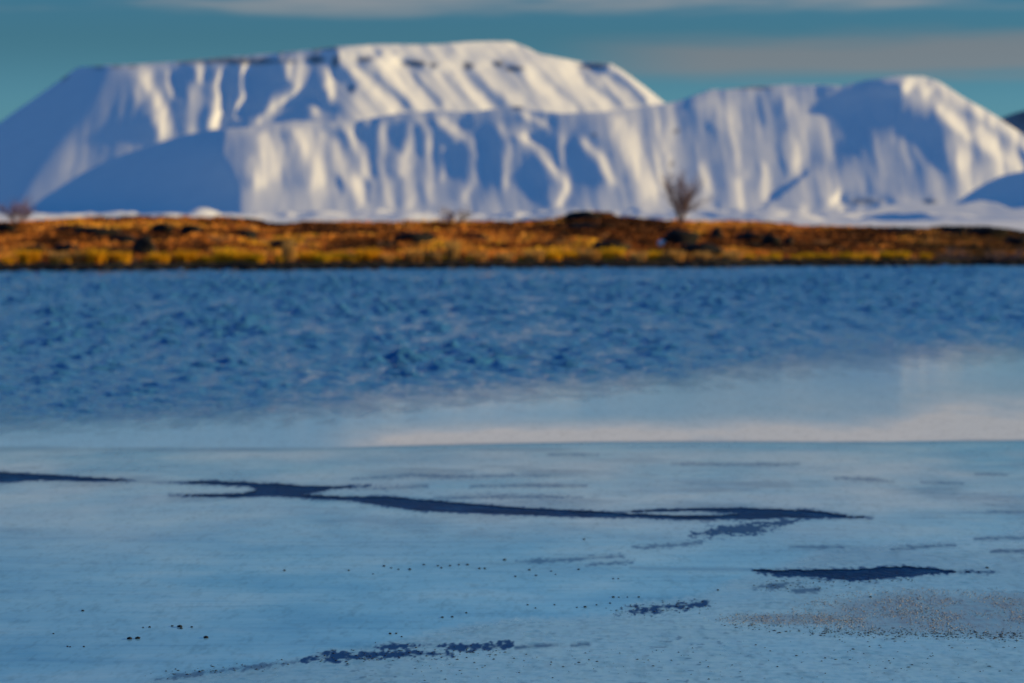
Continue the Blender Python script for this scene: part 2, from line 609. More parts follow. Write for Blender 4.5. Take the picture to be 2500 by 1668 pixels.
# --- the long ridge in front of it
sky_front = [(-420, 575), (-100, 560), (60, 515), (79, 503), (119, 475), (198, 424), (269, 388), (356, 360), (435, 333), (510, 318), (560, 314),
             (625, 308), (712, 294), (790, 298), (871, 296), (978, 276), (1057, 270), (1156, 273), (1215, 266), (1267, 257), (1290, 268), (1373, 277),
             (1472, 273), (1618, 254), (1659, 246), (1738, 218), (1766, 220), (1837, 210), (1916, 207), (1995, 208), (2055, 210), (2114, 196),
             (2193, 186), (2252, 186), (2292, 199), (2351, 238), (2410, 270), (2500, 330), (2620, 405), (2760, 475), (2960, 540)]
front_strokes = [
    ([(648, 337), (680, 400)], 42, 0.95), ([(731, 317), (791, 436)], 38, 0.85), ([(617, 396), (633, 440)], 30, 0.85),
    ([(600, 490), (760, 500)], 28, 0.0), ([(633, 315), (731, 298)], 8, -0.4), ([(812, 321), (843, 352)], 9, -0.6),
    ([(800, 329), (840, 416), (871, 455)], 26, 0.85), ([(847, 313), (879, 368), (891, 436), (887, 487)], 14, 0.85),
    ([(934, 317), (934, 416), (954, 495)], 14, 0.5), ([(1006, 305), (998, 368)], 9, 0.35), ([(994, 376), (990, 424), (1006, 491)], 20, 0.6),
    ([(1049, 313), (1053, 396), (1057, 487)], 10, 0.45), ([(1017, 281), (1045, 313)], 10, 0.45), ([(1077, 289), (1124, 333)], 14, 0.8),
    ([(1093, 360), (1085, 440)], 9, 0.45), ([(1152, 325), (1164, 376), (1160, 440), (1140, 487)], 12, 0.6),
    ([(1227, 313), (1247, 360), (1235, 455)], 11, 0.5), ([(1282, 281), (1330, 301)], 9, 0.9),
    ([(1369, 337), (1377, 396)], 9, 0.45), ([(1429, 345), (1472, 396), (1496, 440)], 13, 0.9),
    ([(978, 289), (974, 353)], 11, -1.1), ([(1021, 313), (1025, 376)], 8, -1.0), ([(879, 299), (970, 287)], 6, -1.0), ([(1124, 368), (1128, 440)], 16, -1.0),
    ([(1203, 353), (1195, 424), (1180, 487)], 22, -1.0), ([(1282, 384), (1290, 408)], 12, -0.9), ([(1354, 313)], 18, -1.0), ([(1405, 317), (1397, 396)], 8, -0.8),
    ([(1330, 440), (1310, 475)], 16, -1.0), ([(1401, 455), (1393, 495)], 16, -1.0), ([(828, 432), (840, 471)], 8, -0.7), ([(895, 447), (903, 487)], 9, -0.8),
    ([(926, 455), (930, 487)], 7, -0.8), ([(978, 447), (978, 491)], 13, -0.9), ([(1029, 451), (1033, 491)], 9, -0.8), ([(1104, 471)], 18, -0.7),
    ([(1271, 333), (1314, 364), (1354, 416), (1381, 444), (1365, 495)], 13, 0.95),
    ([(1512, 297), (1551, 396), (1591, 455)], 42, 0.85), ([(1620, 317), (1624, 416)], 40, 0.75), ([(1770, 281), (1798, 337), (1814, 396)], 24, 0.45),
    ([(1936, 250), (1964, 305), (1956, 376), (1936, 416)], 18, 0.5), ([(1715, 408), (1719, 495)], 14, 0.65), ([(1798, 447), (1806, 495)], 14, 0.65),
    ([(1833, 408), (1825, 440)], 10, 0.55), ([(1869, 408), (1861, 475)], 14, 0.5), ([(1853, 238), (1857, 297)], 12, -0.34), ([(1900, 238), (1916, 313)], 12, -0.36),
    ([(1730, 305)], 12, -0.4), ([(1660, 258), (1740, 230), (1840, 220), (2060, 220), (2150, 206)], 9, -0.6),
    ([(2110, 280), (2185, 270), (2260, 310)], 40, -0.56), ([(2146, 230), (2200, 240)], 20, -0.56), ([(2094, 317), (2063, 353)], 16, -0.5), ([(2280, 384), (2270, 340)], 16, -0.6),
    ([(2035, 408), (2114, 345)], 22, -0.4), ([(2165, 392), (2165, 424)], 14, 0.35), ([(2220, 395), (2225, 450)], 16, 0.15), ([(2110, 430), (2100, 470)], 16, 0.2),
    ([(2292, 208), (2400, 275), (2500, 345), (2620, 420)], 13, 0.95), ([(2320, 255), (2420, 320), (2500, 375)], 10, 0.25), ([(2296, 273), (2367, 329)], 12, 1.2),
    ([(2387, 333), (2470, 400)], 16, 1.05), ([(2217, 206), (2272, 216)], 15, 1.3), ([(2351, 392)], 26, 0.8), ([(2400, 420), (2480, 430)], 24, 0.6),
    ([(2035, 487)], 16, 1.0), ([(1964, 516)], 12, 0.9), ([(2059, 520)], 14, 0.9), ([(1968, 424), (1885, 487), (1853, 523)], 7, -1.3),
    ([(2059, 493), (2185, 489)], 9, -0.9), ([(2272, 491)], 14, -0.9), ([(1750, 503)], 20, -0.8)]


def turn_front(x, y):
    bx = boundary(y, [(552, 310), (548, 340), (542, 376), (569, 424), (585, 475), (588, 540)])
    L = -0.22 + 0 * x
    L = L + 0.25 * sstep(1420, 1500, x) + 0.15 * sstep(1640, 1760, x)
    L = L + 0.25 * sstep(2280, 2380, x)
    L = L - 0.08 * sstep(1660, 1740, x) * sstep(2100, 2040, x) * sstep(420, 260, y) - 0.08 * sstep(1990, 2060, x) * sstep(2330, 2290, x) * sstep(330, 380, y)
    soft = [(p_, w_, v_ * 0.55 if (v_ < -0.5 and 900 < p_[0][0] < 1460) else v_) for p_, w_, v_ in front_strokes]
    L = paint(L, x, y, soft)
    crest = np.interp(x, [a for a, b in sky_front], [b for a, b in sky_front])
    kc = sstep(26, 6, y - crest) * sstep(600, 660, x) * sstep(2180, 2100, x) * np.clip(0.7 + 0.8 * fbm(x / 60, y * 0 + 2.2, 405, 2), 0, 1)
    L = L * (1 - 0.8 * kc) - 0.62 * 0.8 * kc
    L = L + 0.7 * gullies(x, y, 57, np.where(x < 1100, 0.05, 0.15), 17.0)
    k = sstep(-9, 9, x - bx)
    L = L * k + (-1.15) * (1 - k)
    return L


def rocks_front(x, y):
    r = np.zeros(np.shape(x))
    for (a, b), rx, ry in [((1265, 262), 16, 8), ((1640, 400), 7, 9), ((1652, 320), 9, 7), ((1450, 330), 9, 6), ((2110, 492), 50, 8), ((2272, 492), 22, 8), ((1830, 214), 60, 5)]:
        d = np.sqrt(((x - a) / rx) ** 2 + ((y - b) / ry) ** 2) + 0.6 * fbm(x / 9, y / 7, 8, 3)
        r = np.maximum(r, sstep(1.1, 0.5, d))
    return r * 0.55


mountain('snowy_ridge', sky_front, 562, 8000, turn_front, 1.6, 'long snow-covered ridge with fluted gullies in front of the table mountain', gain=1.05, rocks=rocks_front)

# --- shaded hill and pale knolls at the right, a far peak behind
mountain('shaded_hill', [(2240, 565), (2330, 498), (2375, 465), (2410, 445), (2450, 428), (2500, 418), (2600, 402), (2750, 420), (2960, 520)], 575, 5200,
         lambda x, y: -1.3 + 0.1 * fbm(x / 60, y / 40, 4), 1.6, 'smooth snow hill lying wholly in blue shade beside the pale knolls', x0=2230, x1=2960)
mountain('snowy_knolls', [(1930, 567), (2000, 560), (2060, 545), (2098, 524), (2154, 503), (2217, 496), (2312, 500), (2345, 498), (2391, 489), (2435, 497), (2470, 512), (2500, 508),
                          (2560, 500), (2700, 520), (2960, 560)], 585, 2600,
         lambda x, y: paint(0.12 + 0.25 * fbm(x / 70, y / 30, 3), x, y, [([(2120, 520), (2180, 505)], 16, 0.5), ([(2370, 498), (2400, 495)], 18, 0.4), ([(2440, 520)], 30, -0.1)]),
         2.6, 'low rounded snow knolls at the foot of the shaded hill', x0=1920, x1=2960)
mountain('distant_peak', [(2380, 330), (2430, 296), (2455, 284), (2480, 276), (2510, 268), (2580, 262), (2680, 300), (2800, 380), (2960, 470)], 560, 24000,
         lambda x, y: -0.9 + 0.3 * fbm(x / 25, y / 25, 6), 1.5, 'dark blue distant mountain behind the right end of the ridge', x0=2380, x1=2960, mat='far_rock')

# --- snow plain between the shore and the mountains
az = np.concatenate([np.linspace(-0.7, -0.23, 40)[:-1], np.linspace(-0.23, 0.23, 520), np.linspace(0.23, 0.7, 40)[1:]])
rr_ = 285.0 * (30000.0 / 285.0) ** np.linspace(0, 1, 330)
AA, RR = np.meshgrid(az, rr_)
PXX, PYY = RR * np.sin(AA), RR * np.cos(AA)
hum = fbm(PXX / 210.0, PYY / 600.0, 41, 4)
hum2 = fbm(PXX / 34.0, PYY / 170.0, 44, 3)
grow = sstep(700, 2400, RR)
PZ = 0.9 + 0.0012 * np.minimum(RR - 285, 7500) + grow * (9.0 * hum + 8.5 * hum2) * sstep(12000, 5000, RR) + 0.25 * hum2
o = mesh_obj('snow_plain', np.stack([PXX, PYY, PZ], -1).reshape(-1, 3), grid_faces(len(rr_), len(az)), M['snow'], attrs={'rock': np.zeros(PZ.size)})
tag(o, 'flat snow-covered plain with low drifts below the mountains', 'plain', kind='structure')

# --- one ground sheet under everything, out to the horizon
ang = np.linspace(0, 2 * np.pi, 97)
rg = np.array([0.0, 400, 2000, 8000, 20000, 45000])
gv = np.stack([np.outer(rg, np.cos(ang)), np.outer(rg, np.sin(ang)), np.repeat(np.array([-2.2, -2.2, -4, -6, -8, -10])[:, None], 97, 1)], -1)
o = mesh_obj('ground', gv.reshape(-1, 3), grid_faces(6, 97), M['snow'], attrs={'rock': np.zeros(6 * 97)})
tag(o, 'snowy ground reaching to the horizon all round', 'ground', kind='structure')


# ------------------------------------------------------------------ far shore
def shore_line(X):
    return 173.0 + 0.33 * X + 1.6 * fbm(X / 9.0, X * 0 + 0.5, 71, 3)


sk_x = [-600, 0, 213, 345, 600, 665, 745, 904, 1064, 1250, 1356, 1410, 1430, 1475, 1495, 1622, 1780, 1860, 1940, 2100, 2260, 2340, 2420, 2500, 3100]
sk_y = [542, 546, 538, 531, 537, 551, 544, 548, 545, 547, 540, 528, 523, 522, 533, 544, 547, 546, 556, 559, 562, 558, 560, 572, 560]


def shore_z(X, Y):
    s = Y - shore_line(X)
    px = 1250.0 + F * X / Y
    ztop = CAM_H + (HORIZON - np.interp(px, sk_x, sk_y)) / F * 238.0
    z = -0.9 + 1.22 * sstep(-1.2, 0.7, s)
    rise = np.clip(s / 62.0, 0, 1)
    z = z + (ztop - 0.32) * (rise ** 0.85) * sstep(0.3, 3, s)
    z = z - 2.0 * sstep(66, 105, s)
    hm = 0.30 * fbm(X / 6.5, Y / 8.0, 81, 3) + 0.22 * fbm(X / 2.1, Y / 3.0, 85, 2)
    return z + hm * sstep(1, 9, s) * (1 - 0.6 * sstep(48, 60, s))


sx = np.concatenate([np.arange(-130, -46, 3.0), np.arange(-46, 52, 0.3), np.arange(52, 140, 3.0)])
ss = np.concatenate([np.arange(-3, 4, 0.25), np.arange(4, 70, 0.4), np.arange(70, 140, 3.0)])
SX, SS = np.meshgrid(sx, ss)
SY = shore_line(SX) + SS
SZ = shore_z(SX, SY)
o = mesh_obj('heath_shore', np.stack([SX, SY, SZ], -1).reshape(-1, 3), grid_faces(len(ss), len(sx)), M['heath_ground'])
tag(o, 'low rolling far shore of rust-brown autumn heath', 'shore', kind='structure')


pb_x = np.arange(-46, 52, 0.25)
pb = []
for s_, z_ in ((-0.75, -0.3), (-0.62, 0.02), (-0.5, 0.28), (-0.2, 0.46), (0.5, 0.46), (1.0, 0.05)):
    pb.append(np.stack([pb_x, shore_line(pb_x) + s_ + 0.18 * fbm(pb_x / 0.5, pb_x * 0 + s_ * 7, 19, 3), z_ + 0.10 * fbm(pb_x / 0.7, pb_x * 0 + z_ * 5, 18, 3)], -1))
o = mesh_obj('peat_bank', np.array(pb).reshape(-1, 3), grid_faces(6, len(pb_x)), M['rock'])
tag(o, 'dark wet peat bank along the far waterline', 'bank', kind='structure')


def shore_hit(px, py):
    u, w = ray(px, py)
    d = np.arange(150.0, 262.0, 0.15)
    zt = shore_z(u * d, d)
    below = np.nonzero(CAM_H + w * d < zt)[0]
    i = below[0] if len(below) else int(np.argmin(CAM_H + w * d - zt))
    return float(u * d[i]), float(d[i]), float(zt[i])


# near bank under the camera
bx_, by_ = np.meshgrid(np.arange(-60, 61, 1.5), np.arange(-50, 14.1, 1.0))
bz_ = -0.5 + 1.9 * sstep(13.0, 4.0, by_ + 0.8 * fbm(bx_ / 5, by_ / 5, 3, 2)) + 0.12 * fbm(bx_ / 2.0, by_ / 2.0, 9, 3)
o = mesh_obj('near_bank', np.stack([bx_, by_, bz_], -1).reshape(-1, 3), grid_faces(*bx_.shape), M['heath_ground'])
tag(o, 'brown heath bank that the view is taken from', 'bank', kind='structure')


# ------------------------------------------------------------------ lake
ICE_EDGE = [(-900, 1075), (0, 1040), (350, 1025), (700, 1003), (1000, 978), (1250, 955), (1500, 940), (1800, 905), (2100, 878), (2500, 858), (3400, 815)]


def ice_edge_px(px):
    return np.interp(px, [a for a, b in ICE_EDGE], [b for a, b in ICE_EDGE])


lu = (np.concatenate([np.arange(-9000, -700, 400.0), np.arange(-700, -100, 20.0), np.arange(-100, 2600, 7.0), np.arange(2600, 3200, 20.0), np.arange(3200, 11600, 400.0)]) - 1250) / F
ly = np.concatenate([np.arange(8, 17, 0.6), np.arange(17, 40, 0.25), np.arange(40, 192, 0.135), np.arange(192, 230, 4)])
LU, LY = np.meshgrid(lu, ly)
LX = LU * LY
zz = np.zeros_like(LX)
wr = np.random.RandomState(3)
for i in range(46):
    lam = 0.36 * (1.35 / 0.36) ** wr.rand()
    th = math.radians(wr.normal(75, 50))
    amp = 0.0105 * lam ** 0.95
    zz += amp * np.sin(2 * np.pi / lam * (LX * math.cos(th) + LY * math.sin(th)) + wr.rand() * 6.28)
gust = 0.5 + 0.5 * np.clip(0.7 + 1.3 * fbm(LX / 11.0, LY / 26.0, 62, 3), 0, 1.5)
gust = gust * np.clip(0.85 + 1.5 * fbm(LX / 0.38, LY / 3.6, 161, 3, 0.6) + 0.5 * fbm(LX / 9.0, LY / 30.0, 167, 2), 0.12, 2.2)
ppx, ppy = to_px(LX, LY, 0 * LX)
calm = sstep(10, -90, ppy - ice_edge_px(ppx) + 10 * fbm(LX / 3, LY / 8, 66, 2))
inner = sstep(0.30, 0.26, np.abs(LU))
under = sstep(5, 45, ppy - ice_edge_px(ppx))
zz = zz * gust * (0.14 + 0.86 * calm) * inner * (1 - 0.97 * under) - 0.006 * under
o = mesh_obj('lake', np.stack([LX, LY, zz * 1.0], -1).reshape(-1, 3), grid_faces(len(ly), len(lu)), M['water'])
tag(o, 'wind-ruffled blue lake water', 'lake', kind='structure')

# ------------------------------------------------------------------ ice sheet with open leads
leads = [   # (points with half thickness in px, feather)
    ([(300, 1176, 1.5), (360, 1179, 1.0), (430, 1181, 1.5)], 3),
    ([(-300, 1165, 14), (0, 1168, 13), (90, 1168, 8), (250, 1174, 4), (330, 1176, 1)], 4),
    ([(415, 1181, 1), (500, 1181, 4), (600, 1185, 5), (640, 1192, 9), (680, 1198, 15), (740, 1200, 10), (800, 1194, 4), (904, 1189, 1)], 5),
    ([(415, 1213, 1), (480, 1213, 3), (590, 1213, 4), (650, 1204, 10), (720, 1212, 5), (771, 1217, 5), (860, 1220, 6), (930, 1226, 10), (1010, 1235, 14), (1100, 1241, 13),
      (1250, 1251, 9), (1410, 1257, 8), (1560, 1263, 5), (1675, 1267, 5), (1760, 1266, 6), (1830, 1262, 10), (1900, 1257, 11), (1990, 1259, 8), (2069, 1265, 3), (2130, 1267, 0.5)], 4),
    ([(1500, 1254, 1), (1600, 1250, 3), (1713, 1247, 4), (1808, 1250, 8), (1900, 1256, 9)], 3),
    ([(1690, 1308, 2), (1750, 1301, 9), (1830, 1293, 11), (1900, 1281, 8), (1950, 1273, 3)], 12),
    ([(1545, 1340, 1), (1600, 1338, 4), (1680, 1331, 3), (1710, 1327, 1)], 8),
    ([(1262, 1375, 0.5), (1320, 1374, 4), (1400, 1369, 4), (1520, 1361, 1)], 6), ([(1436, 1383, 1), (1500, 1378, 4), (1542, 1376, 1)], 7),
    ([(1540, 1390, 1), (1650, 1393, 1.5), (1835, 1395, 2)], 2.5),
    ([(1840, 1396, 3), (1950, 1403, 9), (2100, 1408, 15), (2200, 1400, 14), (2260, 1398, 9), (2335, 1400, 3), (2430, 1400, 0.3)], 7),
    ([(1840, 1437, 1), (1900, 1432, 4), (1950, 1430, 2)], 9), ([(1940, 1445, 2), (2000, 1443, 3)], 8),
    ([(1505, 1498, 0), (1560, 1494, 5), (1640, 1486, 9), (1729, 1476, 4)], 14),
    ([(730, 1618, 1), (800, 1612, 7), (900, 1604, 9), (1000, 1600, 7), (1100, 1600, 4)], 13), ([(870, 1588, 1), (960, 1582, 5), (1060, 1580, 6), (1150, 1585, 5), (1240, 1580, 2)], 12),
    ([(380, 1662, 1), (480, 1650, 3), (640, 1630, 2), (720, 1622, 1)], 8), ([(1260, 1586, 0.5), (1330, 1580, 2), (1360, 1579, 0.5)], 4), ([(1396, 1580, 1), (1436, 1577, 3)], 3),
    ([(2000, 1085, 0.5), (2090, 1084, 2.5), (2180, 1086, 0.5)], 2), ([(-100, 1099, 2), (100, 1097, 2.5), (190, 1098, 0.5)], 2),
    ([(440, 1101, 0.5), (620, 1100, 1.6), (790, 1099, 0.8)], 2), ([(800, 1099, 0.6), (1000, 1093, 1.6), (1130, 1089, 2.2), (1280, 1087, 1.4), (1420, 1084, 0.8), (1700, 1081, 0.8), (2000, 1083, 0.8)], 1.2),
    ([(2180, 1085, 0.6), (2350, 1080, 1.6), (2700, 1078, 1.2)], 1.5),
    ([(1930, 1338, 0.5), (2000, 1340, 2), (2060, 1339, 0.5)], 4), ([(2180, 1345, 0.5), (2260, 1338, 2), (2330, 1336, 0.5)], 5), ([(2380, 1318, 0.5), (2440, 1316, 2), (2500, 1317, 0.5)], 4),
    ([(2420, 1350, 0.5), (2520, 1348, 2.2), (2600, 1350, 0.5)], 5), ([(2410, 1252, 0.5), (2470, 1253, 2.4), (2560, 1250, 0.5)], 4), ([(2040, 1170, 0), (2130, 1173, 2), (2180, 1180, 0.3)], 5),
    ([(2250, 1180, 0), (2300, 1182, 2), (2350, 1183, 0)], 4), ([(2380, 1160, 0), (2440, 1161, 2), (2460, 1161, 0)], 4),
    ([(860, 1172, 0), (1000, 1163, 1.8), (1130, 1166, 1.2), (1340, 1164, 0.4)], 5), ([(820, 1194, 1), (940, 1195, 1.5), (1040, 1190, 0.2)], 5), ([(1150, 1190, 0), (1300, 1188, 2), (1430, 1189, 0.2)], 4),
    ([(1060, 1218, 0.2), (1250, 1216, 2), (1420, 1217, 0.2)], 5), ([(1340, 1112, 0.1), (1420, 1113, 1.6), (1460, 1113, 0.1)], 4), ([(1640, 1135, 0.1), (1800, 1137, 1.6), (1950, 1135, 0.1)], 4)]

FROST_EDGE = [(-900, 1900), (200, 1690), (372, 1660), (540, 1640), (665, 1622), (800, 1590), (904, 1572), (1064, 1537), (1250, 1514), (1490, 1500), (1560, 1470), (1700, 1450),
              (1840, 1400), (2000, 1350), (2500, 1290), (3400, 1240)]
mud_poly = [((2230, 1498), 290, 56), ((2490, 1504), 270, 62), ((1930, 1516), 190, 17)]

ix = np.concatenate([np.arange(-3200, -700, 60.0), np.arange(-700, -60, 12.0), np.arange(-60, 2561, 3.0), np.arange(2562, 3200, 12.0), np.arange(3200, 5800, 60.0)])
iy = np.concatenate([np.arange(780, 1720, 2.0), np.arange(1720, 2300, 14.0)])
IX, IY = np.meshgrid(ix, iy)
WX, WY = lake_point(IX, IY)
field = np.full(IX.shape, -99.0)
clear = np.zeros(IX.shape)
fine = 0.6 * fbm(WX / 0.10, WY / 0.30, 22, 4, 0.6) + 0.7 * fbm(WX / 0.03, WY / 0.12, 24, 2, 0.6)
mid = fbm(WX / 0.45, WY / 0.9, 27, 3)
for pts, fe in leads:
    x_lo, x_hi = min(p[0] for p in pts) - 60, max(p[0] for p in pts) + 60
    y_lo, y_hi = min(p[1] for p in pts) - 50, max(p[1] for p in pts) + 50
    r0, r1 = np.searchsorted(iy, [y_lo, y_hi])
    c0, c1 = np.searchsorted(ix, [x_lo, x_hi])
    sl = (slice(r0, r1), slice(c0, c1))
    m_, _ = seg_dist(IX[sl], IY[sl], pts)      # signed distance to the lead's outline
    wide = max(p[2] for p in pts) > 5 and fe < 8
    g = -m_ + fe * (1.2 * fine[sl] + 0.6 * mid[sl])
    if wide:
        field[sl] = np.maximum(field[sl], -m_ - 1.5 + fe * (0.35 * fine[sl] + 0.4 * mid[sl]))
    soft = sstep(-8.0, 3.0, g + 2 * fine[sl]) * (1.0 if wide else (0.97 if max(p[2] for p in pts) > 5 else (0.45 if fe < 3 else 0.72)))
    clear[sl] = np.maximum(clear[sl], soft)
edge = (IY - ice_edge_px(IX)) + 34 * fbm(WX / 0.3, WY / 1.2, 33, 4, 0.7) + 12 * fbm(WX / 6, WY / 9, 35, 2) + 45
frost_y = np.interp(IX, [a for a, b in FROST_EDGE], [b for a, b in FROST_EDGE])
frost = sstep(-6, 14, IY - frost_y + 10 * fine + 8 * mid) * (0.75 + 0.25 * mid)
# scattered small melt holes in the frosted ice
specks = fbm(WX / 0.07, WY / 0.13, 25, 3)
mud = np.zeros(IX.shape)
for (a, b), rx, ry in mud_poly:
    d = np.sqrt(((IX - a) / rx) ** 2 + ((IY - b) / ry) ** 2)
    mud = np.maximum(mud, sstep(1.15, 0.55, d + 0.25 * mid + 0.3 * fine))
WZ = 0.012 + 0.0012 * frost * specks + 0.0012 * mid
clear = np.maximum(clear, 0.15 * sstep(60, 0, edge) * (0.8 + 0.4 * mid))
streak = fbm(WX / 1.6, WY / 1.6, 303, 4, 0.6)
clear = np.maximum(clear, 0.42 * sstep(0.12, 0.6, streak) * sstep(1085, 1100, IY) * sstep(1520, 1200, IY))
sp_zone = sstep(0.35, 0.9, frost) * np.clip(0.55 + 1.2 * fbm(WX / 1.0, WY / 1.6, 29, 3), 0.1, 1.2)
clear = np.maximum(clear, 0.6 * sp_zone * sstep(0.36, 0.62, specks))
clear = np.maximum(clear, 0.24 * sstep(1180, 1640, IY) * sstep(1500, 200, IX))
crack_y = np.interp(IX, [-900, 0, 800, 1000, 1280, 1500, 2000, 2500, 3400], [1100, 1098, 1098, 1092, 1086, 1082, 1083, 1079, 1076])
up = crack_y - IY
painted_sheen = sstep(0, 3, up) * (sstep(700, 1050, IX) * sstep(75, 8, up) * (0.70 + 0.45 * sstep(1750, 1400, IX)) + 0.45 * sstep(2150, 2330, IX) * sstep(180, 60, up) + 0.30 * sstep(1400, 1900, IX) * sstep(170, 60, up))  # mask of the cloud reflection painted on the ice, strongest just beyond the crack
painted_sheen = np.clip(painted_sheen * (1.15 + 0.5 * fbm(WX / 0.8, WY / 2.5, 311, 4)) + 0.30 * sstep(1090, 1110, IY) * sstep(1430, 1180, IY) * np.clip(0.75 + 1.3 * fbm(WX / 1.2, WY / 2.0, 313, 4), 0, 1.4), 0, 0.95)  # plus a weaker, patchy painted reflection on the nearer side
film = np.clip(sstep(0, 95, edge) * (1 + 0.25 * fine), 0, 1)
keep_v = (field < 0) & (edge > 0)
fc = grid_faces(len(iy), len(ix))
kf = keep_v.ravel()[fc].sum(1) >= 3
fc = fc[kf]
used = np.unique(fc)
remap = np.full(IX.size, -1)
remap[used] = np.arange(len(used))
P = np.stack([WX, WY, WZ], -1).reshape(-1, 3)[used]
o = mesh_obj('ice_sheet', P, remap[fc][:, ::-1], M['ice'], attrs={'young': sstep(0, 4, up).ravel()[used], 'film': film.ravel()[used], 'painted_sheen': painted_sheen.ravel()[used], 'clear': clear.ravel()[used], 'frost': frost.ravel()[used], 'mud': (mud.ravel() * np.clip(0.6 + 0.6 * fine.ravel(), 0, 1))[used]})
of = grid_faces(len(iy), len(ix))
of = of[(~(keep_v.ravel()[of].sum(1) >= 3)) & ((edge.ravel() > 12)[of].all(1)) & (field.ravel()[of] > -3).any(1)]
ou = np.unique(of)
rm2 = np.full(IX.size, -1)
rm2[ou] = np.arange(len(ou))
P2 = np.stack([WX, WY, 0.006 + 0 * WX], -1).reshape(-1, 3)[ou]
o2 = mesh_obj('open_lead', P2, rm2[of][:, ::-1], M['lead'])
tag(o2, 'dark navy leads of open water winding between the ice', 'water', kind='structure')
tag(o, 'thin pale blue ice on the near part of the lake, cut by dark leads of open water', 'ice', kind='structure')


# ------------------------------------------------------------------ stones, rocks, plants
def ico_mesh(sub):
    import bmesh
    bm = bmesh.new()
    bmesh.ops.create_icosphere(bm, subdivisions=sub, radius=1.0)
    v = np.array([p.co[:] for p in bm.verts])
    f = np.array([[q.index for q in p.verts] for p in bm.faces])
    bm.free()
    return v, f


def rock_mesh(name, seed, sub, mat, rough=0.35, flat=0.7, smooth=False):
    v, f = ico_mesh(sub)
    n = fbm(v[:, 0] * 1.3 + seed * 3.1, v[:, 1] * 1.3 + v[:, 2] * 1.7, seed, 3)
    n2 = fbm(v[:, 2] * 2.3 + seed, v[:, 0] * 2.3 - v[:, 1] * 2.1, seed + 9, 3)
    v = v * (1 + rough * n + rough * 0.5 * n2)[:, None]
    v[:, 2] *= flat
    o = mesh_obj(name, v, f, M[mat], smooth=smooth)
    me = o.data
    bpy.data.objects.remove(o)
    return me


def link(name, me, loc, scale=(1, 1, 1), rz=0.0):
    o = bpy.data.objects.new(name, me)
    o.location = loc
    o.scale = scale
    o.rotation_euler = (0, 0, rz)
    col.objects.link(o)
    return o


lava = [rock_mesh('lava_rock', 3 + i, 3, 'rock', 0.42, 0.75) for i in range(5)]
MPP = 1.0 / F
outcrops = [(10, 560, 46, 18, 'dark lava rock at the end of the heath crest beside the rusty bush'),
            (170, 561, 90, 15, 'long low dark lava outcrop topping the chain that steps down the heath'),
            (232, 571, 100, 20, 'broad dark lava slab in the middle of the stepped chain'), (300, 590, 64, 20, 'narrow dark lava ledge low in the stepped chain'),
            (354, 611, 52, 36, 'large block-like dark boulder at the foot of the stepped lava chain'),
            (394, 563, 48, 22, 'brownish dark rock half sunk in heath above the block-like boulder'), (463, 566, 50, 24, 'single black boulder standing clear on the orange heath'),
            (601, 579, 46, 22, 'small black rock below the dip in the heath crest'), (160, 611, 60, 18, 'low dark rock lying in grass below the long lava slab'),
            (85, 611, 66, 13, 'flat dark rock strip among yellow grass below the long outcrop'), (691, 601, 60, 20, 'dark rock just behind a pale tan grass plume'),
            (840, 629, 56, 16, 'low brown-black rock close behind the waterside grass'), (1010, 585, 86, 22, 'dark lava rock on reddish heath behind the slim pale plume'),
            (1170, 585, 46, 14, 'slim dark rock in the heath before the purple bush'), (1425, 530, 80, 15, 'dark lava cap on top of the small heath knoll'),
            (1440, 557, 100, 11, 'thin dark ledge under the small heath knoll'), (1485, 610, 100, 30, 'wide grey-black outcrop below the heath knoll'),
            (1660, 588, 80, 34, 'dark lava rock beside the blue snow patch'), (1710, 611, 90, 20, 'low dark slab below the lava rock with the snow patch'),
            (1750, 578, 26, 24, 'upright small dark rock above the low slab'), (1830, 584, 70, 20, 'dark broken rock among brown heath'),
            (1880, 590, 44, 22, 'grey-brown rock at the end of the broken outcrop'), (1925, 594, 22, 20, 'little dark stone beside a pale grass clump'),
            (2202, 566, 96, 13, 'long dark rock strip on the skyline of the dark heath'), (2335, 569, 66, 18, 'black rock on the skyline above the dark bushes'),
            (2410, 570, 90, 22, 'largest black skyline rock above the dark bushes'), (2480, 592, 60, 18, 'dark rock at the sloping end of the heath crest')]
for i, (px, py, w, h, lab) in enumerate(outcrops):
    X, Y, Z = shore_hit(px, py + h * 0.35)
    sw, sh = 0.55 * w * Y * MPP, 0.85 * h * Y * MPP
    o = link('lava_rock', lava[i % 5], (X, Y + sw * 0.2, Z + sh * 0.35), (sw, max(0.5, sw * 0.7), sh / 0.75), 0.25 * math.sin(i * 2.1))
    tag(o, lab, 'rock', 'dark lava rocks on the far shore')

X, Y, Z = shore_hit(1612, 600)
snow_me = rock_mesh('snow_patch', 5, 3, 'snow', 0.25, 0.8, True)
tag(link('snow_patch', snow_me, (X + 0.1, Y + 0.3, Z + 0.1), (0.28, 0.4, 0.36)), 'small bluish snow patch tucked against a dark lava rock', 'snow patch')

# dark stones along the far waterline
shore_stone = [rock_mesh('shore_stone', 21 + i, 2, 'rock', 0.4, 0.7) for i in range(5)]
x_ = -44.0
i = 0
while x_ < 49:
    s_ = rnd.uniform(0.18, 0.38)
    y_ = float(shore_line(np.array(x_))) - rnd.uniform(0.5, 0.95)
    o = link('shore_stone', shore_stone[i % 5], (x_, y_, 0.06), (s_ * rnd.uniform(1.0, 1.8), s_, s_ * rnd.uniform(0.6, 1.0)), rnd.uniform(-0.4, 0.4))
    tag(o, 'small dark stone at the waterline of the far shore', 'stone', 'stones along the far waterline')
    x_ += s_ * rnd.uniform(1.6, 3.2)
    i += 1


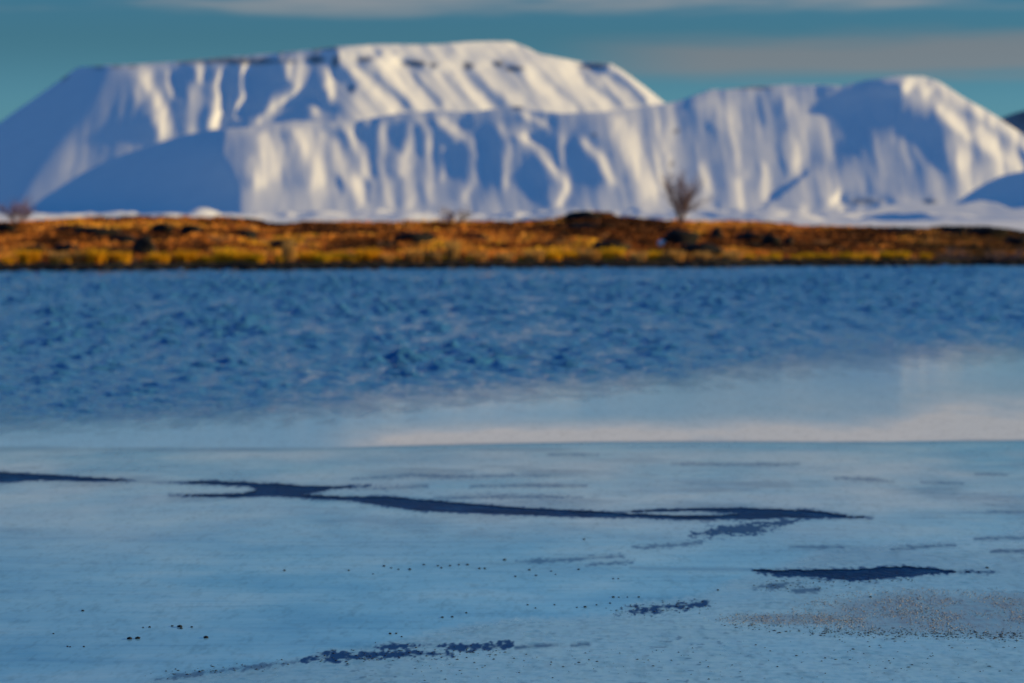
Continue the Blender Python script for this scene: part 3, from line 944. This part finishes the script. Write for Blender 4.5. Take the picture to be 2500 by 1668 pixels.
# grass tufts
def tuft_mesh(name, seed, blades, spread, height, mat):
    r = np.random.RandomState(seed)
    V, Fc = [], []
    for b in range(blades):
        a = r.rand() * 6.283
        rad = spread * math.sqrt(r.rand()) * 0.6
        bx, by = rad * math.cos(a), rad * math.sin(a)
        h = height * (0.55 + 0.45 * r.rand()) * (1 - 0.3 * rad / spread)
        lean = 0.15 + 0.5 * r.rand() * rad / spread + 0.12 * r.randn()
        lx_, ly_ = math.cos(a) * lean * h, math.sin(a) * lean * h
        wd = 0.02 + 0.022 * r.rand()
        t = r.rand() * 3.14
        wx, wy = wd * math.cos(t), wd * math.sin(t)
        n = len(V)
        V += [(bx - wx, by - wy, -0.05), (bx + wx, by + wy, -0.05), (bx + lx_ * 0.45 - wx * .8, by + ly_ * 0.45 - wy * .8, h * 0.6),
              (bx + lx_ * 0.45 + wx * .8, by + ly_ * 0.45 + wy * .8, h * 0.6), (bx + lx_ * 1.3, by + ly_ * 1.3, h)]
        Fc += [(n, n + 1, n + 3, n + 2), (n + 2, n + 3, n + 4)]
    o = mesh_obj(name, np.array(V), Fc, M[mat], smooth=False)
    me = o.data
    bpy.data.objects.remove(o)
    return me


tufts = {k: [tuft_mesh('grass_tuft', 50 + 7 * i + j, 190, 0.75, 0.95, mat) for i in range(3)]
         for j, (k, mat) in enumerate((('gold', 'grass_gold'), ('green', 'grass_green'), ('tan', 'grass_tan')))}
TL = {'gold': 'golden yellow grass tuft at the edge of the far shore', 'green': 'yellow-green grass tuft at the edge of the far shore',
      'tan': 'pale tan grass tuft at the edge of the far shore'}
named = [(55, 'gold', 1.3), (135, 'tan', 1.1), (180, 'tan', 1.1), (225, 'gold', 1.35), (290, 'gold', 1.1), (380, 'gold', 1.1), (445, 'gold', 1.25), (500, 'green', 0.9), (550, 'gold', 1.45),
         (585, 'gold', 1.1), (620, 'green', 1.0), (702, 'tan', 1.55), (750, 'gold', 1.1), (785, 'green', 1.0), (830, 'green', 1.0), (895, 'gold', 1.35), (940, 'tan', 0.9), (1010, 'tan', 1.1),
         (1060, 'tan', 1.0), (1105, 'tan', 1.5), (1165, 'tan', 1.0), (1230, 'tan', 0.9), (1303, 'tan', 1.2), (1355, 'gold', 1.1), (1390, 'gold', 1.0), (1435, 'tan', 1.1), (1500, 'gold', 1.35),
         (1560, 'tan', 1.0), (1600, 'gold', 1.0), (1650, 'tan', 1.1), (1720, 'tan', 0.9), (1790, 'tan', 1.0)]
extra = [(x, 'gold' if x < 1300 else ('tan' if x < 1850 else 'green'), 0.62) for x in range(-120, 2260, 58)]
extra += [(x, 'green', 0.75) for x in range(1870, 2230, 42)]
for i, (px, kind, sc) in enumerate(named + extra):
    if i >= len(named):
        px += rnd.uniform(-16, 16)
        sc *= rnd.uniform(0.7, 1.25)
    Y = 173.0 + 0.33 * (px - 1250) / F * 173
    X = (px - 1250) / F * Y
    Y = float(shore_line(np.array(X))) + rnd.uniform(0.9, 1.9)
    Z = float(shore_z(np.array(X), np.array(Y)))
    o = link('grass_tuft', tufts[kind][i % 3], (X, Y, Z), (sc * 1.0, sc * 1.0, sc * 0.92), rnd.uniform(0, 6.28))
    if px in (702, 1105):
        o.scale = (0.75, 0.75, 1.9)
    lab = {702: 'tall pale tan grass plume standing before a dark rock', 1105: 'slim tall tan grass plume below the purplish bush'}.get(px, TL[kind])
    tag(o, lab, 'grass', None if lab != TL[kind] else kind + ' grass tufts along the far waterline')

# heath cover: far too many clumps to count
hr = np.random.RandomState(5)
nC, nL = 8200, 16
cxs = hr.uniform(-44, 50, nC)
css = 2.0 + 62 * hr.rand(nC) ** 1.1
cys = shore_line(cxs) + css
czs = shore_z(cxs, cys)
hue = 2.0 * fbm(cxs / 5.0, cys / 8.0, 15, 3) + 0.2 * hr.randn(nC) - 0.10
pal = np.array([(0.085, 0.035, 0.016), (0.30, 0.10, 0.026), (0.58, 0.21, 0.036), (0.76, 0.33, 0.07), (0.80, 0.44, 0.04)])
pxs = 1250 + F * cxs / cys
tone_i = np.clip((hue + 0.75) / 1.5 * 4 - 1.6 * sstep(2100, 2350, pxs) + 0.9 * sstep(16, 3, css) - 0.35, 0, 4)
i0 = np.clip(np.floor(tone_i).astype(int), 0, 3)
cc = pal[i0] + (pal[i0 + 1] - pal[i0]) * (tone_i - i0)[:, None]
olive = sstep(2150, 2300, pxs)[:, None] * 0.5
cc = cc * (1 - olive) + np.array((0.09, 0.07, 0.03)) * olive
V = np.zeros((nC, nL, 4, 3))
rad = hr.uniform(0.22, 0.6, nC) * (1 + 0.6 * (css > 30))
hgt = hr.uniform(0.12, 0.34, nC)
for l in range(nL):
    a = hr.rand(nC) * 6.283
    rr2 = np.sqrt(hr.rand(nC))
    bx2, by2 = np.cos(a) * rr2 * rad, np.sin(a) * rr2 * rad
    top = hgt * (1 - 0.5 * rr2 ** 2) * hr.uniform(0.6, 1.1, nC)
    t = hr.rand(nC) * 3.1416
    wx, wy = np.cos(t) * rad * 0.2, np.sin(t) * rad * 0.2
    ox, oy = np.cos(a) * 0.12, np.sin(a) * 0.12
    V[:, l, 0] = np.stack([cxs + bx2 - wx, cys + by2 - wy, czs - 0.06], -1)
    V[:, l, 1] = np.stack([cxs + bx2 + wx, cys + by2 + wy, czs - 0.06], -1)
    V[:, l, 2] = np.stack([cxs + bx2 + wx * 0.5 + ox, cys + by2 + wy * 0.5 + oy, czs + top], -1)
    V[:, l, 3] = np.stack([cxs + bx2 - wx * 0.7 + ox, cys + by2 - wy * 0.7 + oy, czs + top * 0.85], -1)
fq = np.arange(nC * nL * 4).reshape(-1, 4)
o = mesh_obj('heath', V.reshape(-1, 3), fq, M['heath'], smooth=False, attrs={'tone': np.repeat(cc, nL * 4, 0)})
tag(o, 'rust and orange autumn heath covering the far shore', 'heath', kind='stuff')


# bare shrubs on the heath crest
def shrub(name, px, py_base, height_px, width_px, label, seed, twig, cat, stems=5):
    r = random.Random(seed)
    X, Y, Z = shore_hit(px, py_base)
    H = height_px * Y * MPP
    W = width_px * Y * MPP
    root = bpy.data.objects.new(name, None)
    root.location = (X, Y, Z - 0.05)
    col.objects.link(root)
    tag(root, label, cat, 'bare shrubs on the heath crest')
    parts = {'stem': ([], []), 'branches': ([], [])}

    def tube(part, a, b, ra, rb):
        Vv, Ff = parts[part]
        d = np.array(b) - np.array(a)
        d = d / (np.linalg.norm(d) + 1e-9)
        s = np.cross(d, (0.3, 0.9, 0.2))
        s /= np.linalg.norm(s)
        t = np.cross(d, s)
        n = len(Vv)
        for c0, rr0 in ((a, ra), (b, rb)):
            for k in range(3):
                an = k * 2.094
                Vv.append(tuple(np.array(c0) + rr0 * (math.cos(an) * s + math.sin(an) * t)))
        for k in range(3):
            k2 = (k + 1) % 3
            Ff.append((n + k, n + k2, n + 3 + k2, n + 3 + k))

    def grow_(p, d, ln, rad_, lev):
        part = 'stem' if lev == 0 else 'branches'
        segs = 3
        for s in range(segs):
            q = [p[k] + d[k] * ln / segs for k in range(3)]
            tube(part, p, q, rad_, rad_ * 0.8)
            p, rad_ = q, rad_ * 0.8
            d = [d[0] + r.gauss(0, .16), d[1] + r.gauss(0, .16), d[2] + r.gauss(0.02, .1)]
            nn = math.sqrt(sum(x * x for x in d))
            d = [x / nn for x in d]
            if lev < 3:
                for _ in range(2 if lev < 2 else 3):
                    e = [d[0] + r.gauss(0, .55), d[1] + r.gauss(0, .55), d[2] + r.gauss(0.1, .35)]
                    nn = math.sqrt(sum(x * x for x in e))
                    grow_(p, [x / nn for x in e], ln * r.uniform(.45, .66), rad_ * 0.66, lev + 1)

    for s in range(stems):
        a = 6.283 * s / stems + r.uniform(-.4, .4)
        lean = r.uniform(0.1, 0.95) * W / H
        d = [math.cos(a) * lean, math.sin(a) * lean, 1.0]
        nn = math.sqrt(sum(x * x for x in d))
        grow_((math.cos(a) * .08, math.sin(a) * .08, 0.0), [x / nn for x in d], H * r.uniform(.45, .62), 0.034 * H / 2.5 + 0.010, 0)
    for k, (Vv, Ff) in parts.items():
        mesh_obj(k, np.array(Vv), Ff, M['bark'] if k == 'stem' else M[twig], root, smooth=False)


shrub('bare_birch', 1662, 548, 132, 118, 'tall bare birch shrub standing on the heath crest', 4, 'bark', 'tree', 9)
shrub('bare_bush', 46, 549, 72, 100, 'rusty twiggy bush on the heath crest above the first lava rock', 9, 'twig_rust', 'bush', 9)
shrub('bare_bush', 1108, 550, 58, 84, 'purplish bare bush peeping over the heath crest behind the slim plume', 14, 'bark', 'bush', 8)
shrub('bare_bush', 2330, 652, 58, 150, 'wide dark olive thicket above the waterline stones', 22, 'bark', 'bush', 9)
shrub('bare_bush', 2450, 648, 60, 140, 'dark brown thicket at the sloping end of the shore', 27, 'bark', 'bush', 9)

# small stones frozen into the clear ice
peb = [rock_mesh('pebble', 41 + i, 1, 'pebble', 0.3, 0.8) for i in range(4)]
z6 = [(245, 943), (595, 967), (632, 965), (657, 915), (687, 913), (825, 912), (832, 919), (880, 913), (945, 962), (380, 838), (310, 1002), (322, 1004), (385, 1003), (790, 908), (1305, 652), (1600, 652),
      (1712, 668), (1762, 632), (1795, 640), (1828, 647), (1880, 647), (1945, 625), (2010, 630), (2025, 640), (2065, 630), (2105, 626), (2145, 626), (2200, 643), (2225, 643), (2315, 603),
      (2030, 868), (2075, 866), (2140, 847), (1790, 943), (1818, 942), (1843, 957)]
z7 = [(15, 680), (80, 650), (110, 675), (180, 655), (200, 670), (305, 647), (465, 690), (488, 690), (945, 742), (465, 775), (490, 775), (530, 775), (582, 775), (72, 810), (108, 825), (195, 810),
      (298, 822), (335, 820), (388, 810), (450, 803), (1645, 775), (330, 508), (2180, 640)]
pp = [(x * .532, 1050 + y * .532) for x, y in z6] + [(1250 + x * .532, 1050 + y * .532) for x, y in z7]
big = {(595, 967), (825, 912), (945, 962), (632, 965)}
for i, (px, py) in enumerate(pp):
    X, Y = (float(v) for v in lake_point(px, py))
    s_ = (0.017 if i < len(z6) and z6[i] in big else rnd.uniform(0.006, 0.011)) * Y / 20
    o = link('pebble', peb[i % 4], (X, Y, 0.012 + s_ * 0.2), (s_ * 1.25, s_ * 1.2, s_), rnd.uniform(0, 6))
    tag(o, 'tiny dark stone frozen into the clear ice', 'stone', 'stones frozen into the ice')

# gritty gravel and frost on the ice
gr = np.random.RandomState(13)
gp, gs, gc = [], [], []
tans = np.array([(0.07, 0.10, 0.15), (0.28, 0.31, 0.36), (0.16, 0.19, 0.24), (0.36, 0.38, 0.42), (0.60, 0.50, 0.38)])
while len(gp) < 9500:
    k = gr.randint(0, 3)
    (a, b), rx, ry = mud_poly[min(k, 2)] if k < 2 or gr.rand() < 0.3 else mud_poly[0]
    ang_, rad_q = gr.rand() * 6.283, gr.rand() ** 0.6
    px, py = a + rx * rad_q * math.cos(ang_) + 12 * gr.randn(), b + ry * rad_q * math.sin(ang_) + 3 * gr.randn()
    wx_, wy_ = lake_point(px, py)
    if px > 2720 or fbm(np.array(wx_) / 0.35, np.array(wy_) / 0.7, 77, 3) < gr.uniform(-0.5, 0.25):
        continue
    gp.append((px, py))
    gs.append(0.0018 + 0.0045 * gr.rand() ** 3)
    gc.append(tans[min(4, int(gr.rand() ** 1.2 * 5))])
dark_lines = [((1840, 1440), (2030, 1438), 8, 90), ((1780, 1530), (2000, 1545), 8, 120), ((1990, 1546), (2520, 1560), 10, 1000), ((1490, 1500), (1730, 1478), 12, 160), ((780, 1610), (1230, 1592), 12, 300),
              ((380, 1655), (700, 1625), 9, 110), ((1850, 1425), (2250, 1420), 9, 200), ((1500, 1640), (2500, 1600), 50, 260), ((1000, 1640), (1500, 1620), 30, 140)]
for (x0, y0), (x1, y1), sp_, n_ in dark_lines:
    for _ in range(n_):
        t = gr.rand()
        gp.append((x0 + t * (x1 - x0) + gr.randn() * 14, y0 + t * (y1 - y0) + gr.randn() * sp_ * 0.7))
        gs.append(0.0020 + 0.0075 * gr.rand() ** 3)
        gc.append(np.array((0.03, 0.045, 0.075)))
gp = np.array(gp)
gX, gY = lake_point(gp[:, 0], gp[:, 1])
gs = np.array(gs)
octv = np.array([(1, 0, 0), (0, 1, 0), (-1, 0, 0), (0, -1, 0), (0, 0, 0.9), (0, 0, -0.5)], float)
octf = np.array([(0, 1, 4), (1, 2, 4), (2, 3, 4), (3, 0, 4), (1, 0, 5), (2, 1, 5), (3, 2, 5), (0, 3, 5)])
n_ = len(gp)
rot = gr.rand(n_) * 6.283
cr, sr = np.cos(rot)[:, None], np.sin(rot)[:, None]
jit = octv[None] * gr.uniform(0.6, 1.4, (n_, 6, 1)) * gs[:, None, None]
jit[..., 2] *= 0.55
jx = (jit[..., 0] * cr - jit[..., 1] * sr * 0.8) * gr.uniform(1, 2.2, (n_, 1))
jy = jit[..., 0] * sr + jit[..., 1] * cr * 0.8
gv = np.stack([gX[:, None] + jx, gY[:, None] + jy, 0.014 + jit[..., 2]], -1).reshape(-1, 3)
gf = (octf[None] + (np.arange(n_) * 6)[:, None, None]).reshape(-1, 3)
o = mesh_obj('gravel', gv, gf, M['grit'], smooth=False, attrs={'tone': np.repeat(np.array(gc), 6, 0)})
tag(o, 'fine tan and dark grit scattered over the frosted ice', 'gravel', kind='stuff')
